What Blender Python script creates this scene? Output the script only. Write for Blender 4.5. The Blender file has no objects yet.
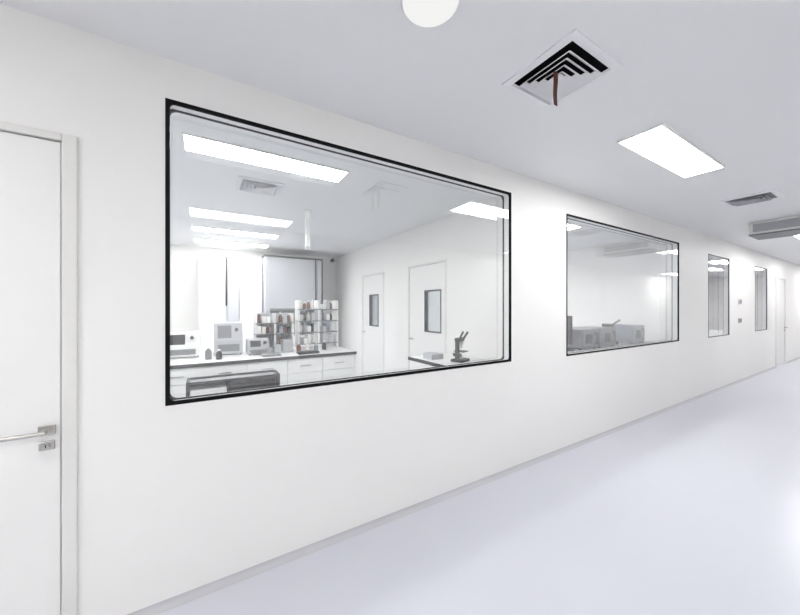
import bpy, bmesh, math, random
from mathutils import Vector, Matrix
random.seed(4)
S = bpy.context.scene
S.view_settings.view_transform = 'Standard'
S.view_settings.look = 'None'
S.view_settings.exposure = 0.0

# ------------------------------------------------------------ materials
def mat(name, col, rough=0.5, metal=0.0, noise=0.0, nscale=6.0, spec=0.5, bump=0.0):
    m = bpy.data.materials.new(name); m.use_nodes = True
    nt = m.node_tree; b = nt.nodes['Principled BSDF']
    b.inputs['Roughness'].default_value = rough
    b.inputs['Metallic'].default_value = metal
    b.inputs['Specular IOR Level'].default_value = spec
    c = (*col, 1)
    b.inputs['Base Color'].default_value = c
    tc = nt.nodes.new('ShaderNodeTexCoord')
    n = nt.nodes.new('ShaderNodeTexNoise'); n.inputs['Scale'].default_value = nscale
    n.inputs['Detail'].default_value = 3
    nt.links.new(tc.outputs['Object'], n.inputs['Vector'])
    if noise > 0:
        r = nt.nodes.new('ShaderNodeValToRGB')
        r.color_ramp.elements[0].position = 0.3; r.color_ramp.elements[1].position = 0.7
        r.color_ramp.elements[0].color = (*[x*(1-noise) for x in col], 1)
        r.color_ramp.elements[1].color = c
        nt.links.new(n.outputs['Fac'], r.inputs['Fac'])
        nt.links.new(r.outputs['Color'], b.inputs['Base Color'])
    return m

def emat(name, col, st):
    m = bpy.data.materials.new(name); m.use_nodes = True
    nt = m.node_tree; nt.nodes.clear()
    e = nt.nodes.new('ShaderNodeEmission'); o = nt.nodes.new('ShaderNodeOutputMaterial')
    e.inputs['Color'].default_value = (*col, 1); e.inputs['Strength'].default_value = st
    nt.links.new(e.outputs[0], o.inputs['Surface'])
    return m

def glassmat(name, base=0.05, tint=(0.99, 0.995, 0.995)):
    m = bpy.data.materials.new(name); m.use_nodes = True
    nt = m.node_tree; nt.nodes.clear()
    o = nt.nodes.new('ShaderNodeOutputMaterial')
    t = nt.nodes.new('ShaderNodeBsdfTransparent'); t.inputs['Color'].default_value = (*tint, 1)
    g = nt.nodes.new('ShaderNodeBsdfGlossy'); g.inputs['Roughness'].default_value = 0.0
    g.inputs['Color'].default_value = (0.98, 0.98, 1, 1)
    lw = nt.nodes.new('ShaderNodeLayerWeight'); lw.inputs['Blend'].default_value = 0.5
    p = nt.nodes.new('ShaderNodeMath'); p.operation = 'POWER'; p.inputs[1].default_value = 4.5
    ma = nt.nodes.new('ShaderNodeMath'); ma.operation = 'MULTIPLY_ADD'
    ma.inputs[1].default_value = 1 - base; ma.inputs[2].default_value = base
    mx = nt.nodes.new('ShaderNodeMixShader')
    nt.links.new(lw.outputs['Facing'], p.inputs[0]); nt.links.new(p.outputs[0], ma.inputs[0])
    nt.links.new(ma.outputs[0], mx.inputs[0]); nt.links.new(t.outputs[0], mx.inputs[1])
    nt.links.new(g.outputs[0], mx.inputs[2]); nt.links.new(mx.outputs[0], o.inputs['Surface'])
    return m

M = dict(
 wall=mat('wall_panel_white', (0.885, 0.876, 0.857), 0.45, noise=0.012, nscale=1.5, spec=0.35),
 ceil=mat('ceiling_panel', (0.825, 0.83, 0.84), 0.5, noise=0.01, nscale=1.2, spec=0.3),
 floor=mat('epoxy_floor', (0.63, 0.64, 0.70), 0.28, noise=0.03, nscale=0.8, spec=0.45),
 cove=mat('cove_trim', (0.52, 0.525, 0.55), 0.4),
 door=mat('door_panel', (0.86, 0.855, 0.84), 0.4, noise=0.01),
 dframe=mat('door_frame_paint', (0.76, 0.755, 0.73), 0.35),
 black=mat('black_frame', (0.003, 0.003, 0.004), 0.6, spec=0.15),
 slate=mat('slate_frame', (0.10, 0.105, 0.115), 0.5, spec=0.2),
 gasket=mat('dark_gasket', (0.05, 0.05, 0.055), 0.6),
 steel=mat('brushed_steel', (0.50, 0.49, 0.47), 0.28, 1.0, noise=0.08, nscale=40),
 white=mat('white_lacquer', (0.87, 0.87, 0.86), 0.35),
 grey=mat('grey_laminate', (0.20, 0.205, 0.22), 0.45, noise=0.05),
 mgrey=mat('mid_grey_paint', (0.42, 0.43, 0.45), 0.5),
 lgrey=mat('light_grey_panel', (0.50, 0.51, 0.54), 0.45, noise=0.03),
 dark=mat('dark_equipment', (0.012, 0.013, 0.016), 0.5, spec=0.2),
 throat_shade=mat('duct_shade_black', (0.004, 0.004, 0.005), 0.9, spec=0.1),  # near-black plate colour standing in for shade inside the duct
 top=mat('bench_top_edge_dark', (0.02, 0.02, 0.023), 0.5, noise=0.1, spec=0.2),
 bluegrey=mat('blue_grey_plastic', (0.22, 0.245, 0.30), 0.4),
 brown=mat('brown_ribbon', (0.10, 0.028, 0.02), 0.6, noise=0.2, nscale=60),
 amber=mat('amber_bottle', (0.16, 0.05, 0.02), 0.2),
 label=mat('paper_label', (0.75, 0.72, 0.68), 0.7),
 vane=mat('vent_vane', (0.80, 0.80, 0.82), 0.4),
 glass=glassmat('window_glass', 0.055),
 dglass=glassmat('vision_glass', 0.08, (0.75, 0.78, 0.8)),
 cglass=glassmat('cabinet_glass', 0.05, (0.85, 0.87, 0.9)),
 lamp=emat('led_panel_light', (1.0, 0.993, 0.99), 26.0),
 rlamp=emat('room_led_panel_light', (1.0, 0.995, 0.985), 38.0),
 dome=emat('frosted_lamp_dome', (1.0, 1.0, 0.99), 0.90),
)

# ------------------------------------------------------------ mesh helpers
def add_box(bm, x0, x1, y0, y1, z0, z1):
    vs = [bm.verts.new(p) for p in ((x0,y0,z0),(x1,y0,z0),(x1,y1,z0),(x0,y1,z0),(x0,y0,z1),(x1,y0,z1),(x1,y1,z1),(x0,y1,z1))]
    for f in ((3,2,1,0),(4,5,6,7),(0,1,5,4),(1,2,6,5),(2,3,7,6),(3,0,4,7)):
        bm.faces.new([vs[i] for i in f])

def add_cyl(bm, p0, p1, r0, r1=None, n=24):
    if r1 is None: r1 = r0
    p0 = Vector(p0); p1 = Vector(p1); d = p1 - p0
    rot = d.to_track_quat('Z', 'Y').to_matrix().to_4x4()
    mt = Matrix.Translation((p0+p1)/2) @ rot
    bmesh.ops.create_cone(bm, cap_ends=True, segments=n, radius1=r0, radius2=r1, depth=d.length, matrix=mt)

def obj(name, bm, material, parent=None, bevel=0.0, smooth=False, origin=None):
    bmesh.ops.recalc_face_normals(bm, faces=bm.faces[:])
    o0 = Vector(origin) if origin is not None else (parent.location.copy() if parent else Vector((0,0,0)))
    bmesh.ops.translate(bm, verts=bm.verts[:], vec=-o0)
    me = bpy.data.meshes.new(name); bm.to_mesh(me); bm.free()
    ob = bpy.data.objects.new(name, me); S.collection.objects.link(ob)
    me.materials.append(material)
    if parent: ob.parent = parent
    else: ob.location = o0
    if smooth:
        for p in me.polygons: p.use_smooth = True
        md = ob.modifiers.new('ws', 'EDGE_SPLIT'); md.split_angle = math.radians(35)
    if bevel > 0:
        b = ob.modifiers.new('bevel', 'BEVEL'); b.width = bevel; b.segments = 2; b.limit_method = 'ANGLE'
    return ob

def grp(name, loc):
    e = bpy.data.objects.new(name, None); e.empty_display_size = 0.1
    e.location = loc; S.collection.objects.link(e); return e

def boxes(name, lst, material, parent=None, bevel=0.0):
    bm = bmesh.new()
    for b in lst: add_box(bm, *b)
    return obj(name, bm, material, parent, bevel)

def cyls(name, lst, material, parent=None, smooth=True):
    bm = bmesh.new()
    for c in lst: add_cyl(bm, *c)
    return obj(name, bm, material, parent, 0, smooth)

H = 2.6       # ceiling height
# ------------------------------------------------------------ room shell
XA, XE = -3.5, 17.0
YS, YN = -3.2, 5.5
boxes('floor', [(XA-.1, XE+.1, YS-.1, YN+.1, -0.1, 0)], M['floor'])
boxes('ceiling', [(XA-.1, XE+.1, YS-.1, YN+.1, H, H+.1)], M['ceil'])

def wall_x(name, y0, y1, openings, xa, xe):
    bm = bmesh.new(); x = xa
    for (a, b, z0, z1) in openings:
        if a > x: add_box(bm, x, a, y0, y1, 0, H)
        if z0 > 0: add_box(bm, a, b, y0, y1, 0, z0)
        add_box(bm, a, b, y0, y1, z1, H)
        x = b
    add_box(bm, x, xe, y0, y1, 0, H)
    return obj(name, bm, M['wall'])

WT = 0.08
wins = [(-0.166, 2.26), (3.075, 5.86), (7.05, 8.12), (9.79, 10.75)]
wz = [(0.95, 2.41), (0.93, 2.355), (0.92, 2.30), (0.92, 2.28)]
door_open = (-1.46, -0.466, 0, 2.14)
ops = [door_open] + [(a, b, z[0], z[1]) for (a, b), z in zip(wins, wz)] + [(11.5, 12.5, 0, 2.14)]
wall_x('wall_north', 0, WT, ops, XA, XE)
boxes('wall_south', [(XA, XE, YS-.1, YS, 0, H)], M['wall'])
boxes('wall_west', [(XA-.1, XA, YS-.1, YN+.1, 0, H)], M['wall'])
boxes('wall_east', [(XE, XE+.1, YS-.1, YN+.1, 0, H)], M['wall'])
boxes('wall_lab_back', [(XA, XE, YN, YN+.1, 0, H)], M['wall'])
def wall_part(name, x0, x1, openings):
    bm = bmesh.new(); y = WT
    for (a, b, z1) in openings:
        add_box(bm, x0, x1, y, a, 0, H); add_box(bm, x0, x1, a, b, z1, H); y = b
    add_box(bm, x0, x1, y, YN, 0, H)
    return obj(name, bm, M['wall'])
wall_part('wall_partition_a', 2.66, 2.74, [(1.36, 2.28, 2.05), (3.05, 3.97, 2.05)])
wall_part('wall_partition_b', 6.45, 6.53, [])

def cove(name, x0, x1, y, s, r=0.032):
    bm = bmesh.new(); prof = [(0, 0), (0, r)]
    for i in range(1, 7):
        a = math.pi + i*(math.pi/2)/7
        prof.append((r + r*math.cos(a), r + r*math.sin(a)))
    prof.append((r, 0))
    rings = []
    for x in (x0, x1):
        rings.append([bm.verts.new((x, y - s*p, z)) for p, z in prof])
    n = len(prof)
    for i in range(n):
        bm.faces.new((rings[0][i], rings[0][(i+1) % n], rings[1][(i+1) % n], rings[1][i]))
    bm.faces.new(rings[0]); bm.faces.new(rings[1])
    return obj(name, bm, M['cove'])
cove('baseboard_north', -0.466, 11.5, 0, 1)
cove('baseboard_north_far', 12.5, XE, 0, 1)
cove('baseboard_south', XA, XE, YS, -1)
cove('baseboard_lab_back', XA, 2.66, YN, 1)

# ------------------------------------------------------------ windows
def rrect(x0, x1, z0, z1, r, n=8):
    pts = []
    for cx, cz, a0 in ((x1-r, z1-r, 0), (x0+r, z1-r, 90), (x0+r, z0+r, 180), (x1-r, z0+r, 270)):
        for i in range(n+1):
            a = math.radians(a0 + 90*i/n); pts.append((cx + r*math.cos(a), cz + r*math.sin(a)))
    return pts
def ring(name, x0, x1, z0, z1, w, ro, ri, y0, y1, material, parent):
    bm = bmesh.new()
    A = rrect(x0, x1, z0, z1, ro); B = rrect(x0+w, x1-w, z0+w, z1-w, ri)
    n = len(A)
    v = [[bm.verts.new((p[0], y, p[1])) for p in P] for P, y in ((A, y0), (B, y0), (B, y1), (A, y1))]
    for i in range(n):
        j = (i+1) % n
        for k in range(4):
            l = (k+1) % 4
            bm.faces.new((v[k][i], v[k][j], v[l][j], v[l][i]))
    return obj(name, bm, material, parent)
for i, ((a, b), (z0, z1)) in enumerate(zip(wins, wz)):
    g = grp('window_%d' % (i+1), ((a+b)/2, 0.04, (z0+z1)/2))
    w = 0.018 if i == 0 else (0.016 if i == 1 else 0.012)
    fm = M['black'] if i < 2 else M['slate']
    ring('outer_frame', a, b, z0, z1, w, 0.002, 0.022, -0.003, 0.010, fm, g)
    ring('inner_frame', a, b, z0, z1, w*.7, 0.002, 0.035, WT-0.008, WT+0.003, fm, g)
    ring('reveal_liner', a, b, z0, z1, 0.006, 0.002, 0.02, 0.010, WT-0.008, M['white'], g)
    boxes('glass_outer', [(a+.010, b-.010, 0.006, 0.0062, z0+.010, z1-.010)], M['glass'], g)
    boxes('glass_inner', [(a+.008, b-.008, WT-.0062, WT-.006, z0+.008, z1-.008)], M['glass'], g)

# ------------------------------------------------------------ doors in corridor wall
def corridor_door(name, a, b, zt, handle_side=1):
    g = grp(name, ((a+b)/2, 0.04, 1.0))
    w = 0.048
    boxes('frame', [(a, a+w, -0.012, WT+.01, 0, zt), (b-w, b, -0.012, WT+.01, 0, zt), (a+w, b-w, -0.012, WT+.01, zt-.03, zt)], M['dframe'], g, 0.004)
    boxes('stop_gasket', [(a+w, b-w, 0.055, 0.062, 0.005, zt-.03)], M['gasket'], g)
    boxes('leaf', [(a+w+.004, b-w-.006, 0.002, 0.05, 0.008, zt-.034)], M['door'], g, 0.003)
    hx = b-w-.044
    for z, r in ((0.915, 0.026), (0.852, 0.024)):
        bm = bmesh.new()
        add_box(bm, hx-r, hx+r, -0.008, 0.002, z-r*.8, z+r*.8)
        obj('rosette', bm, M['steel'], g, 0.004)
    cyls('lever_neck', [((hx, -.008, .915), (hx, -.052, .915), .010)], M['steel'], g)
    bm = bmesh.new(); add_box(bm, hx-.135, hx+.012, -.060, -.044, .907, .923)
    obj('lever', bm, M['steel'], g, 0.006)
    cyls('key_cylinder', [((hx, -.008, .852), (hx, -.016, .852), .010)], M['steel'], g)
    boxes('key_slot', [(hx-.0012, hx+.0012, -.0175, -.016, .846, .858)], M['black'], g)
corridor_door('door_1', door_open[0], door_open[1], 2.14)
corridor_door('door_2', 11.5, 12.5, 2.14)

def part_door(name, y0, y1, zt, dy=-.05):
    x = 2.66
    g = grp(name, (x+.04, (y0+y1)/2, 1.0)); w = .03
    boxes('frame', [(x-.006, x+.09, y0, y0+w, 0, zt), (x-.006, x+.09, y1-w, y1, 0, zt), (x-.006, x+.09, y0+w, y1-w, zt-w, zt)], M['dframe'], g, .003)
    ym = (y0+y1)/2 + dy; a, b = ym-.19, ym+.19
    L = [(x+.005, x+.05, y0+w+.003, a, .008, zt-w-.004), (x+.005, x+.05, b, y1-w-.003, .008, zt-w-.004),
         (x+.005, x+.05, a, b, .008, 1.07), (x+.005, x+.05, a, b, 1.66, zt-w-.004)]
    boxes('leaf', L, M['door'], g)
    F = .018
    boxes('vision_frame', [(x-.002, x+.06, a, a+F, 1.07, 1.66), (x-.002, x+.06, b-F, b, 1.07, 1.66), (x-.002, x+.06, a, b, 1.07, 1.07+F), (x-.002, x+.06, a, b, 1.66-F, 1.66)], M['gasket'], g)
    boxes('vision_glass', [(x+.02, x+.021, a+F, b-F, 1.07+F, 1.66-F)], M['dglass'], g)
    hy = y1-w-.07
    cyls('handle', [((x+.005, hy, .95), (x-.045, hy, .95), .01), ((x-.045, hy+.01, .95), (x-.045, hy-.11, .95), .009)], M['steel'], g)
part_door('door_3', 1.36, 2.28, 2.05, -.16)
part_door('door_4', 3.05, 3.97, 2.05)

# ------------------------------------------------------------ ceiling fixtures
def led_panel(x0, x1, y0, y1, m='lamp'):
    g = grp('ceiling_light_panel', ((x0+x1)/2, (y0+y1)/2, H))
    f = .012
    boxes('bezel', [(x0-f, x1+f, y0-f, y0, H-.014, H), (x0-f, x1+f, y1, y1+f, H-.014, H), (x0-f, x0, y0, y1, H-.014, H), (x1, x1+f, y0, y1, H-.014, H)], M['white'], g)
    boxes('diffuser_plate', [(x0, x1, y0, y1, H-.010, H)], M[m], g)
led_panel(2.51, 3.69, -.985, -.735)
for x in (-2.77, 8.2, 10.9, 13.6): led_panel(x, x+1.18, -.985, -.735)
for x in (-2.9, -.17, 5.45, 13.6): led_panel(x, x+1.18, -2.86, -2.60)  # second is the panel mirrored in the glass; others unseen, added to brighten the corridor
for y in (3.62, 4.6):
    led_panel(-.17, 1.01, y, y+.26, 'rlamp')
led_panel(-.13, 1.05, .735, .985, 'rlamp')
for y in (.735, 3.2):
    led_panel(-2.8, -1.62, y, y+.26, 'rlamp')
for y in (.75, 2.4):
    led_panel(3.5, 4.68, y, y+.26, 'rlamp')
led_panel(5.0, 6.18, 3.6, 3.86, 'rlamp')
for x in (7.3, 9.9, 12.8):
    led_panel(x, x+1.18, 1.4, 1.66, 'rlamp')

def square_diffuser(cx, cy, R=.20, th='throat_shade', vn='vane'):
    g = grp('ceiling_air_diffuser', (cx, cy, H))
    def sq(bm, r, z): return [bm.verts.new((cx+sx*r, cy+sy*r, z)) for sx, sy in ((-1,-1),(1,-1),(1,1),(-1,1))]
    def shell(bm, segs):
        rs = [sq(bm, r, z) for r, z in segs]; n = len(rs)
        for k in range(n):
            l = (k+1) % n
            for i in range(4):
                j = (i+1) % 4
                bm.faces.new((rs[k][i], rs[k][j], rs[l][j], rs[l][i]))
    bm = bmesh.new(); shell(bm, [(R, H), (R, H-.006), (R-.035, H-.012), (R-.042, H-.004), (R-.042, H)])
    obj('flange', bm, M['vane'], g)
    bm = bmesh.new()
    for k in range(4):
        r = .032 + k*.031
        shell(bm, [(r-.012, H-.006), (r+.010, H-.026), (r+.012, H-.024), (r-.009, H-.004)])
    obj('louvres', bm, M[vn], g)
    boxes('core_plate', [(cx-.018, cx+.018, cy-.018, cy+.018, H-.012, H-.008)], M[vn], g)
    boxes('throat_shade_plate', [(cx-R+.043, cx+R-.043, cy-R+.043, cy+R-.043, H-.003, H)], M[th], g)  # flat plate with no duct behind; its colour stands in for throat shade
square_diffuser(1.54, -.9)
square_diffuser(5.07, -.87, .21, 'grey', 'mgrey')
square_diffuser(.45, 1.52, .20, 'lgrey', 'vane')

bm = bmesh.new(); prev = None
for i in range(25):
    t = i/24; z = H-.03 - t*.165
    ox = .003*math.sin(t*7); a = .9 + .3*t
    c = Vector((1.459+ox, -.93, z)); d = Vector((math.cos(a-1.2), math.sin(a-1.2), 0))*.013
    q = [bm.verts.new(c-d), bm.verts.new(c+d)]
    if prev: bm.faces.new((prev[0], prev[1], q[1], q[0]))
    prev = q
rb = obj('airflow_ribbon', bm, M['brown'], origin=(1.459, -.93, H-.03))
sm = rb.modifiers.new('s', 'SOLIDIFY'); sm.thickness = .002

LX, LY = .735, -.885
g = grp('round_ceiling_lamp', (LX, LY, H))
def lathe(name, prof, m):
    bm = bmesh.new(); rs = []
    for r, z in prof:
        rs.append([bm.verts.new((LX+r*math.cos(2*math.pi*i/48), LY+r*math.sin(2*math.pi*i/48), H+z)) for i in range(48)])
    for k in range(len(rs)-1):
        for i in range(48): bm.faces.new((rs[k][i], rs[k][(i+1)%48], rs[k+1][(i+1)%48], rs[k+1][i]))
    bm.faces.new(rs[-1]); bm.faces.new(rs[0])
    obj(name, bm, M[m], g, 0, True)
lathe('base_ring', [(.115, 0), (.115, -.008), (.109, -.012)], 'vane')
lathe('dome', [(.108, -.012), (.106, -.017), (.09, -.022), (.045, -.026), (0.001, -.027)], 'dome')

g = grp('ceiling_air_vent_box', (6.75, -.95, H))
boxes('housing', [(6.5, 7.0, -1.35, -.57, H-.17, H)], M['white'], g, .006)
boxes('grille_recess', [(6.494, 6.5, -1.31, -.61, H-.14, H-.04)], M['mgrey'], g)
boxes('grille_slats', [(6.486, 6.498, -1.31, -.61, H-.14+.02*i, H-.130+.02*i) for i in range(6)], M['lgrey'], g)
boxes('bottom_trim', [(6.485, 7.0, -1.35, -.57, H-.185, H-.17)], M['grey'], g)

for z in (1.53, 1.17):
    g = grp('wall_switch', (8.75, -.005, z))
    boxes('plate', [(8.66, 8.84, -.010, 0, z-.045, z+.045)], M['lgrey'], g, .003)
    boxes('rocker', [(8.70, 8.80, -.014, -.010, z-.028, z+.028)], M['grey'], g)

g = grp('service_drop_pole', (1.06, 2.05, H))
boxes('column', [(1.035, 1.085, 2.03, 2.07, 2.16, H)], M['white'], g, .004)
boxes('ceiling_plate', [(1.02, 1.10, 2.01, 2.09, H-.01, H)], M['white'], g)
boxes('socket_head', [(1.03, 1.09, 2.025, 2.075, 2.12, 2.16)], M['lgrey'], g)
g = grp('security_camera', (2.5, 5.2, 2.5))
cyls('base', [((2.5, 5.25, H), (2.5, 5.25, H-.03), .05)], M['white'], g)
cyls('body', [((2.5, 5.25, H-.03), (2.5, 5.25, H-.07), .012), ((2.53, 5.32, H-.09), (2.44, 5.14, H-.12), .04)], M['dark'], g)

# ------------------------------------------------------------ lab furniture
def bench(name, x0, x1, y0, y1, zt, nd, topm='top', face='y', edge='top', front='white'):
    g = grp(name, ((x0+x1)/2, (y0+y1)/2, 0))
    boxes('worktop', [(x0+.006, x1-.006, y0+.006, y1-.006, zt-.03, zt)], M[topm], g)
    boxes('worktop_edge', [(x0, x1, y0, y0+.006, zt-.036, zt), (x0, x1, y1-.006, y1, zt-.036, zt), (x0, x0+.006, y0+.006, y1-.006, zt-.036, zt), (x1-.006, x1, y0+.006, y1-.006, zt-.036, zt)], M[edge], g)
    boxes('plinth', [(x0+.05, x1-.05, y0+.06, y1-.03, 0, .1)], M['grey'], g)
    boxes('carcass', [(x0+.02, x1-.02, y0+.03, y1-.02, .1, zt-.03)], M['grey' if front != 'white' else 'white'], g)
    L = []; Hn = []
    if face == 'y':
        w = (x1-x0-.04)/nd
        for i in range(nd):
            a = x0+.02+i*w
            L += [(a+.003, a+w-.003, y0+.012, y0+.03, zt-.2, zt-.04), (a+.003, a+w-.003, y0+.012, y0+.03, .11, zt-.206)]
            Hn += [(a+w/2-.06, a+w/2+.06, y0-.004, y0+.006, zt-.125, zt-.115)]
            Hn += [(a+w/2-.06, a+w/2-.052, y0+.006, y0+.012, zt-.125, zt-.115), (a+w/2+.052, a+w/2+.06, y0+.006, y0+.012, zt-.125, zt-.115)]
    else:
        w = (y1-y0-.06)/nd
        for i in range(nd):
            a = y0+.03+i*w
            L += [(x0+.002, x0+.02, a+.003, a+w-.003, zt-.2, zt-.04), (x0+.002, x0+.02, a+.003, a+w-.003, .11, zt-.206)]
            Hn += [(x0-.008, x0+.002, a+w/2-.06, a+w/2+.06, zt-.125, zt-.115)]
    boxes('fronts', L, M[front], g, .002)
    boxes('handles', Hn, M['steel'], g)
    return g
bench('lab_island_bench', -.9, 1.66, 1.95, 2.85, .85, 6, 'white')
bench('lab_side_bench', 2.03, 2.655, .35, 1.3, .84, 2, 'white', 'x')
bench('lab_wall_bench', -3.0, -.25, 4.75, 5.45, .88, 6, 'white')
bench('lab_window_bench', 3.6, 6.2, .40, 1.05, .86, 6, 'mgrey', 'y', 'grey', 'lgrey')
bench('lab_store_bench', 7.2, 10.8, .35, .95, .86, 7, 'white')

g = grp('instrument_trolley', (.2, 1.2, 0))
x0, x1, y0, y1 = -.13, .54, 1.0, 1.22
boxes('top_tray_rim', [(x0, x1, y0, y0+.02, .825, .85), (x0, x1, y1-.02, y1, .825, .85), (x0, x0+.02, y0+.02, y1-.02, .825, .85), (x1-.02, x1, y0+.02, y1-.02, .825, .85)], M['dark'], g)
boxes('top_tray', [(x0+.02, x1-.02, y0+.02, y1-.02, .825, .835)], M['grey'], g)
boxes('back_and_sides', [(x0, x0+.02, y0, y1, .1, .825), (x1-.02, x1, y0, y1, .1, .825), (x0+.02, x1-.02, y1-.02, y1, .1, .825)], M['dark'], g)
boxes('shelves', [(x0+.02, x1-.02, y0+.01, y1-.02, z, z+.02) for z in (.1, .4)], M['dark'], g)
boxes('drawer_unit', [(x0+.025, x0+.27, y0+.002, y1-.03, .42, .79)], M['white'], g, .004)
boxes('power_unit', [(x0+.29, x1-.03, y0+.02, y1-.03, .42, .80)], M['dark'], g, .008)
cyls('castors', [((x, y-.012, .05), (x, y+.012, .05), .05) for x in (x0+.06, x1-.06) for y in (y0+.05, y1-.05)], M['gasket'], g)

def bottle(name, x, y, z, r, h, m, parent=None):
    bm = bmesh.new()
    prof = [(r*.9, 0), (r, h*.03), (r, h*.62), (r*.8, h*.72), (r*.38, h*.8), (r*.38, h*.86)]
    rs = [[bm.verts.new((x+q*math.cos(2*math.pi*i/16), y+q*math.sin(2*math.pi*i/16), z+t)) for i in range(16)] for q, t in prof]
    for k in range(len(rs)-1):
        for i in range(16): bm.faces.new((rs[k][i], rs[k][(i+1)%16], rs[k+1][(i+1)%16], rs[k+1][i]))
    bm.faces.new(rs[0]); bm.faces.new(rs[-1])
    g = parent or grp(name, (x, y, z))
    obj('bottle_body', bm, M[m], g, 0, True)
    cyls('bottle_cap', [((x, y, z+h*.86), (x, y, z+h), r*.45)], M['white'], g)
    return g

def reagent_rack(rx0, rx1, ry0, ry1, zb, zs, zt, backs=False):
    g = grp('reagent_rack', ((rx0+rx1)/2, (ry0+ry1)/2, zb))
    boxes('uprights', [(x, x+.022, ry0, ry1, zb, zt) for x in (rx0, (rx0+rx1)/2-.011, rx1-.022)], M['white'], g)
    boxes('shelf_boards', [(rx0, rx1, ry0-.005, ry1, z, z+.014) for z in zs], M['grey'], g)
    if backs: boxes('back_panel', [(rx0, rx1, ry1, ry1+.006, zb+.02, zt)], M['lgrey'], g)
    for z in zs:
        z += .014; x = rx0+.05
        while x < rx1-.045:
            if abs(x-(rx0+rx1)/2) > .038:
                k = random.random()
                if k < .4:
                    bottle('b', x, ry0+.08, z, .024, random.uniform(.10, .14), random.choice(['grey', 'amber', 'label', 'lgrey', 'dark']), g)
                else:
                    hh = random.uniform(.07, .13)
                    boxes('reagent_carton', [(x-.024, x+.024, ry0+.02, ry1-.02, z, z+hh)], M[random.choice(['white', 'label', 'lgrey', 'white', 'bluegrey'])], g, .002)
            x += .054
reagent_rack(1.08, 1.65, 2.60, 2.80, .85, (.90, 1.06, 1.22, 1.38), 1.52)
reagent_rack(.54, 1.02, 2.60, 2.80, .85, (.90, 1.06, 1.20), 1.34, True)

def analyser(name, x, y, z, w, d, h, body='lgrey', scr='dark'):
    g = grp(name, (x, y, z))
    boxes('feet', [(x+a, x+a+.02, y+b, y+b+.02, z, z+.012) for a in (.01, w-.03) for b in (.01, d-.03)], M['gasket'], g)
    bm = bmesh.new()
    pr = [(0, .012), (0, h*.45), (d*.22, h), (d, h), (d, .012)]
    A = [bm.verts.new((x, y+p, z+q)) for p, q in pr]; B = [bm.verts.new((x+w, y+p, z+q)) for p, q in pr]
    n = len(pr)
    for i in range(n): bm.faces.new((A[i], A[(i+1)%n], B[(i+1)%n], B[i]))
    bm.faces.new(A); bm.faces.new(B)
    obj('housing', bm, M[body], g, .005)
    bm = bmesh.new()
    def P(u, s, o=.003): return (x+w*u, y+d*.22*s-o, z+h*(.45+.55*s)+o*.3)
    vs = [bm.verts.new(P(u, s)) for u, s in ((.12,.15),(.6,.15),(.6,.85),(.12,.85))]; bm.faces.new(vs)
    obj('display', bm, M[scr], g)
    boxes('front_slot', [(x+w*.12, x+w*.88, y-.003, y, z+h*.12, z+h*.34)], M['grey'], g)
    cyls('knob', [((x+w*.78, y+d*.12, z+h*.78), (x+w*.78, y+d*.12-.035, z+h*.80), .018)], M['dark'], g)
analyser('benchtop_analyser', .08, 2.44, .85, .30, .34, .38, 'lgrey', 'grey')
analyser('benchtop_analyser', -.42, 2.46, .85, .36, .32, .28, 'white')
analyser('benchtop_centrifuge', .42, 2.28, .85, .24, .26, .18, 'mgrey')
boxes('supply_cartons', [(.84, .96, 2.38, 2.52, .85, 1.0), (.72, .80, 2.3, 2.42, .85, .95)], M['lgrey'], None, .003)
boxes('sample_tray', [(.55, .75, 2.05, 2.2, .85, .875)], M['grey'], None, .003)
boxes('sample_tray', [(.95, 1.2, 2.03, 2.16, .85, .88)], M['dark'], None, .003)
for i, (bx, by, br, bh, bmn) in enumerate([(.02, 2.2, .032, .14, 'grey'), (.12, 2.15, .028, .11, 'dark'), (1.0, 2.25, .028, .12, 'amber'), (1.12, 2.3, .028, .12, 'label'), (1.22, 2.24, .026, .10, 'grey'), (1.36, 2.35, .028, .12, 'dark')]):
    bottle('reagent_bottle', bx, by, .85, br, bh, bmn)

def microscope(x, y, z, s=1.0, yaw=0.0, body='dark'):
    z += .002
    g = grp('microscope', (x, y, z))
    def T(px, py, pz):
        c, q = math.cos(yaw), math.sin(yaw)
        return (x+s*(px*c-py*q), y+s*(px*q+py*c), z+s*pz)
    def tb(name, bx, m, bev=.004):
        bm = bmesh.new(); add_box(bm, *bx)
        for v in bm.verts: v.co = Vector(T(*v.co))
        return obj(name, bm, M[m], g, bev)
    tb('base', (-.08, .08, -.10, .12, 0, .035), body, .01)
    tb('arm', (-.022, .022, .06, .11, .035, .27), body, .008)
    tb('head_bridge', (-.03, .03, -.05, .11, .25, .30), body, .01)
    tb('stage', (-.07, .07, -.07, .06, .12, .132), 'dark')
    cyls('eyepieces', [(T(-.028, -.03, .29), T(-.032, -.12, .36), .014*s), (T(.028, -.03, .29), T(.032, -.12, .36), .014*s)], M['dark'], g)
    cyls('objectives', [(T(0, -.01, .25), T(0, -.01, .215), .028*s), (T(.008, -.02, .215), T(.012, -.025, .16), .009*s), (T(-.012, .005, .215), T(-.02, .01, .175), .009*s)], M['steel'], g)
    cyls('focus_knobs', [(T(-.05, .085, .09), T(.05, .085, .09), .022*s)], M['dark'], g)
    cyls('illuminator', [(T(0, -.01, .035), T(0, -.01, .06), .025*s)], M['steel'], g)
microscope(2.33, .72, .84, .85, 1.9)
microscope(5.32, .66, .86, 1.02, 0.4)
microscope(7.5, .6, .86, .9, 0.2)
boxes('specimen_box', [(2.12, 2.28, .95, 1.12, .84, .90)], M['lgrey'], None, .004)

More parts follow.
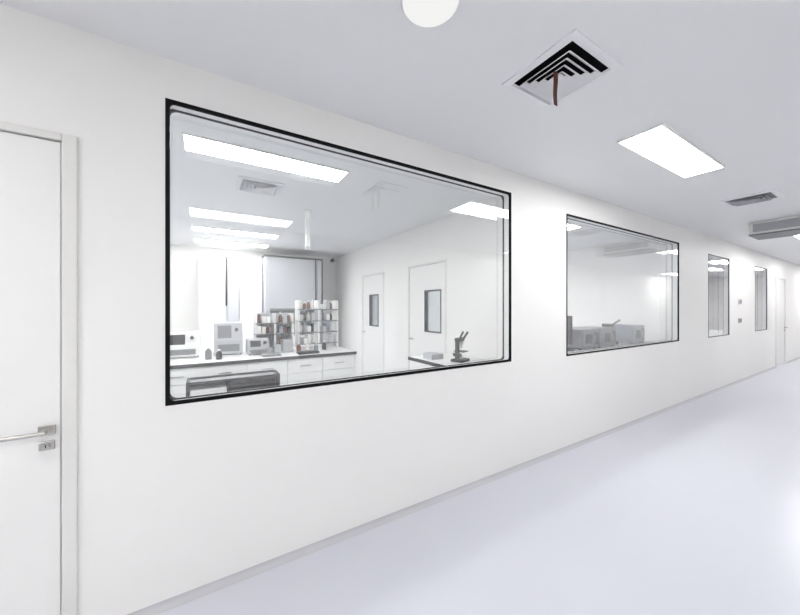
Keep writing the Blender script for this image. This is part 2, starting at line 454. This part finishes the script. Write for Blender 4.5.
g = grp('fume_hood', (1.5, 5.1, 0))
boxes('base_cabinet', [(.97, 2.07, 4.7, 5.48, 0, .86)], M['white'], g, .004)
boxes('work_surface', [(.95, 2.09, 4.67, 5.48, .86, .90)], M['grey'], g)
boxes('side_walls', [(.97, 1.05, 4.72, 5.48, .90, 2.4), (1.99, 2.07, 4.72, 5.48, .90, 2.4), (1.05, 1.99, 5.44, 5.48, .90, 2.4)], M['lgrey'], g)
boxes('upper_housing', [(1.05, 1.99, 4.74, 5.44, 1.40, 2.4)], M['lgrey'], g)
boxes('top_trim', [(.95, 2.09, 4.70, 5.48, 2.4, 2.43)], M['dark'], g)
boxes('corner_post', [(2.07, 2.09, 4.70, 4.74, .9, 2.4), (1.94, 1.96, 4.715, 4.74, 1.4, 2.4)], M['dark'], g)
boxes('sash_frame', [(1.05, 1.99, 4.74, 4.76, 1.36, 1.40), (1.05, 1.99, 4.74, 4.76, .94, .96)], M['grey'], g)
boxes('sash_glass', [(1.05, 1.99, 4.75, 4.753, .96, 1.36)], M['cglass'], g)

g = grp('tall_storage_cabinet', (.42, 5.2, 0))
boxes('carcass', [(-.12, -.09, 4.95, 5.48, 0, 2.35), (.91, .94, 4.95, 5.48, 0, 2.35), (-.09, .91, 5.45, 5.48, 0, 2.35), (-.12, .94, 4.95, 5.48, 2.35, 2.38), (-.09, .91, 4.95, 5.45, 0, .08), (.31, .34, 4.96, 5.45, .08, 2.35)], M['white'], g)
boxes('shelves', [(-.09, .31, 4.98, 5.45, z, z+.02) for z in (.5, .9, 1.3, 1.7, 2.05)] + [(.34, .91, 4.98, 5.45, z, z+.02) for z in (.5, .9, 1.3, 1.7, 2.05)], M['white'], g)
boxes('solid_doors', [(-.09, .305, 4.93, 4.95, .09, 2.34), (.55, .905, 4.93, 4.95, .09, 2.34)], M['white'], g, .003)
boxes('centre_door', [(.345, .54, 4.932, 4.95, .09, 2.34)], M['lgrey'], g, .003)
boxes('door_edge_trim', [(.31, .34, 4.925, 4.95, 1.45, 2.34)], M['dark'], g)
boxes('cornice', [(-.13, .95, 4.92, 4.95, 2.36, 2.39)], M['grey'], g)

def monitor(x, y, z, w=.5, h=.3, name='computer_monitor', back='lgrey', yaw=0):
    z += .002
    g = grp(name, (x, y, z))
    boxes('foot', [(x-.1, x+.1, y-.08, y+.08, z, z+.012)], M['dark'], g, .003)
    boxes('stem', [(x-.02, x+.02, y+.01, y+.03, z+.012, z+.16)], M['dark'], g)
    boxes('shell', [(x-w/2, x+w/2, y-.012, y+.012, z+.09, z+.09+h)], M['dark'], g, .004)
    boxes('screen', [(x-w/2+.012, x+w/2-.012, y-.0135, y-.012, z+.105, z+.075+h)], M[back], g)
    if yaw: g.rotation_euler = (0, 0, yaw)
monitor(-1.0, 5.1, .88)
monitor(-1.9, 5.1, .88)
monitor(3.98, .58, .86, .30, .36, 'computer_monitor', 'dark', 1.15)
def incubator(name, x0, x1, y0, y1, z, h, m):
    g = grp(name, ((x0+x1)/2, (y0+y1)/2, z))
    boxes('housing', [(x0, x1, y0, y1, z+.015, z+h)], M[m], g, .01)
    boxes('feet', [(x, x+.03, y, y+.03, z, z+.015) for x in (x0+.02, x1-.05) for y in (y0+.02, y1-.05)], M['gasket'], g)
    boxes('door', [(x0+.02, x1-.14, y0-.018, y0, z+.04, z+h-.03)], M[m], g, .006)
    boxes('door_window', [(x0+.07, x1-.19, y0-.020, y0-.018, z+.08, z+h-.07)], M['dark'], g)
    boxes('control_panel', [(x1-.12, x1-.02, y0-.006, y0, z+.06, z+h-.05)], M['dark'], g)
    boxes('door_handle', [(x1-.165, x1-.15, y0-.04, y0-.018, z+.08, z+h-.08)], M['steel'], g)
incubator('benchtop_incubator', 4.16, 4.58, .46, .85, .86, .27, 'grey')
incubator('benchtop_incubator', 4.63, 5.05, .46, .85, .86, .27, 'grey')
incubator('benchtop_oven', 5.55, 5.95, .46, .85, .86, .28, 'bluegrey')
incubator('benchtop_oven', 8.2, 8.7, .42, .8, .86, .30, 'bluegrey')

# ------------------------------------------------------------ world and camera
w = bpy.data.worlds.new('world'); S.world = w; w.use_nodes = True
w.node_tree.nodes['Background'].inputs[0].default_value = (.9, .93, 1, 1)
w.node_tree.nodes['Background'].inputs[1].default_value = .5
cam = bpy.data.cameras.new('camera'); co = bpy.data.objects.new('camera', cam)
S.collection.objects.link(co); S.camera = co
cam.lens = 14.4; cam.sensor_width = 36; cam.clip_start = .02
co.location = (0, -1.873, 1.417)
co.rotation_euler = (math.radians(90), 0, math.radians(-31.2))
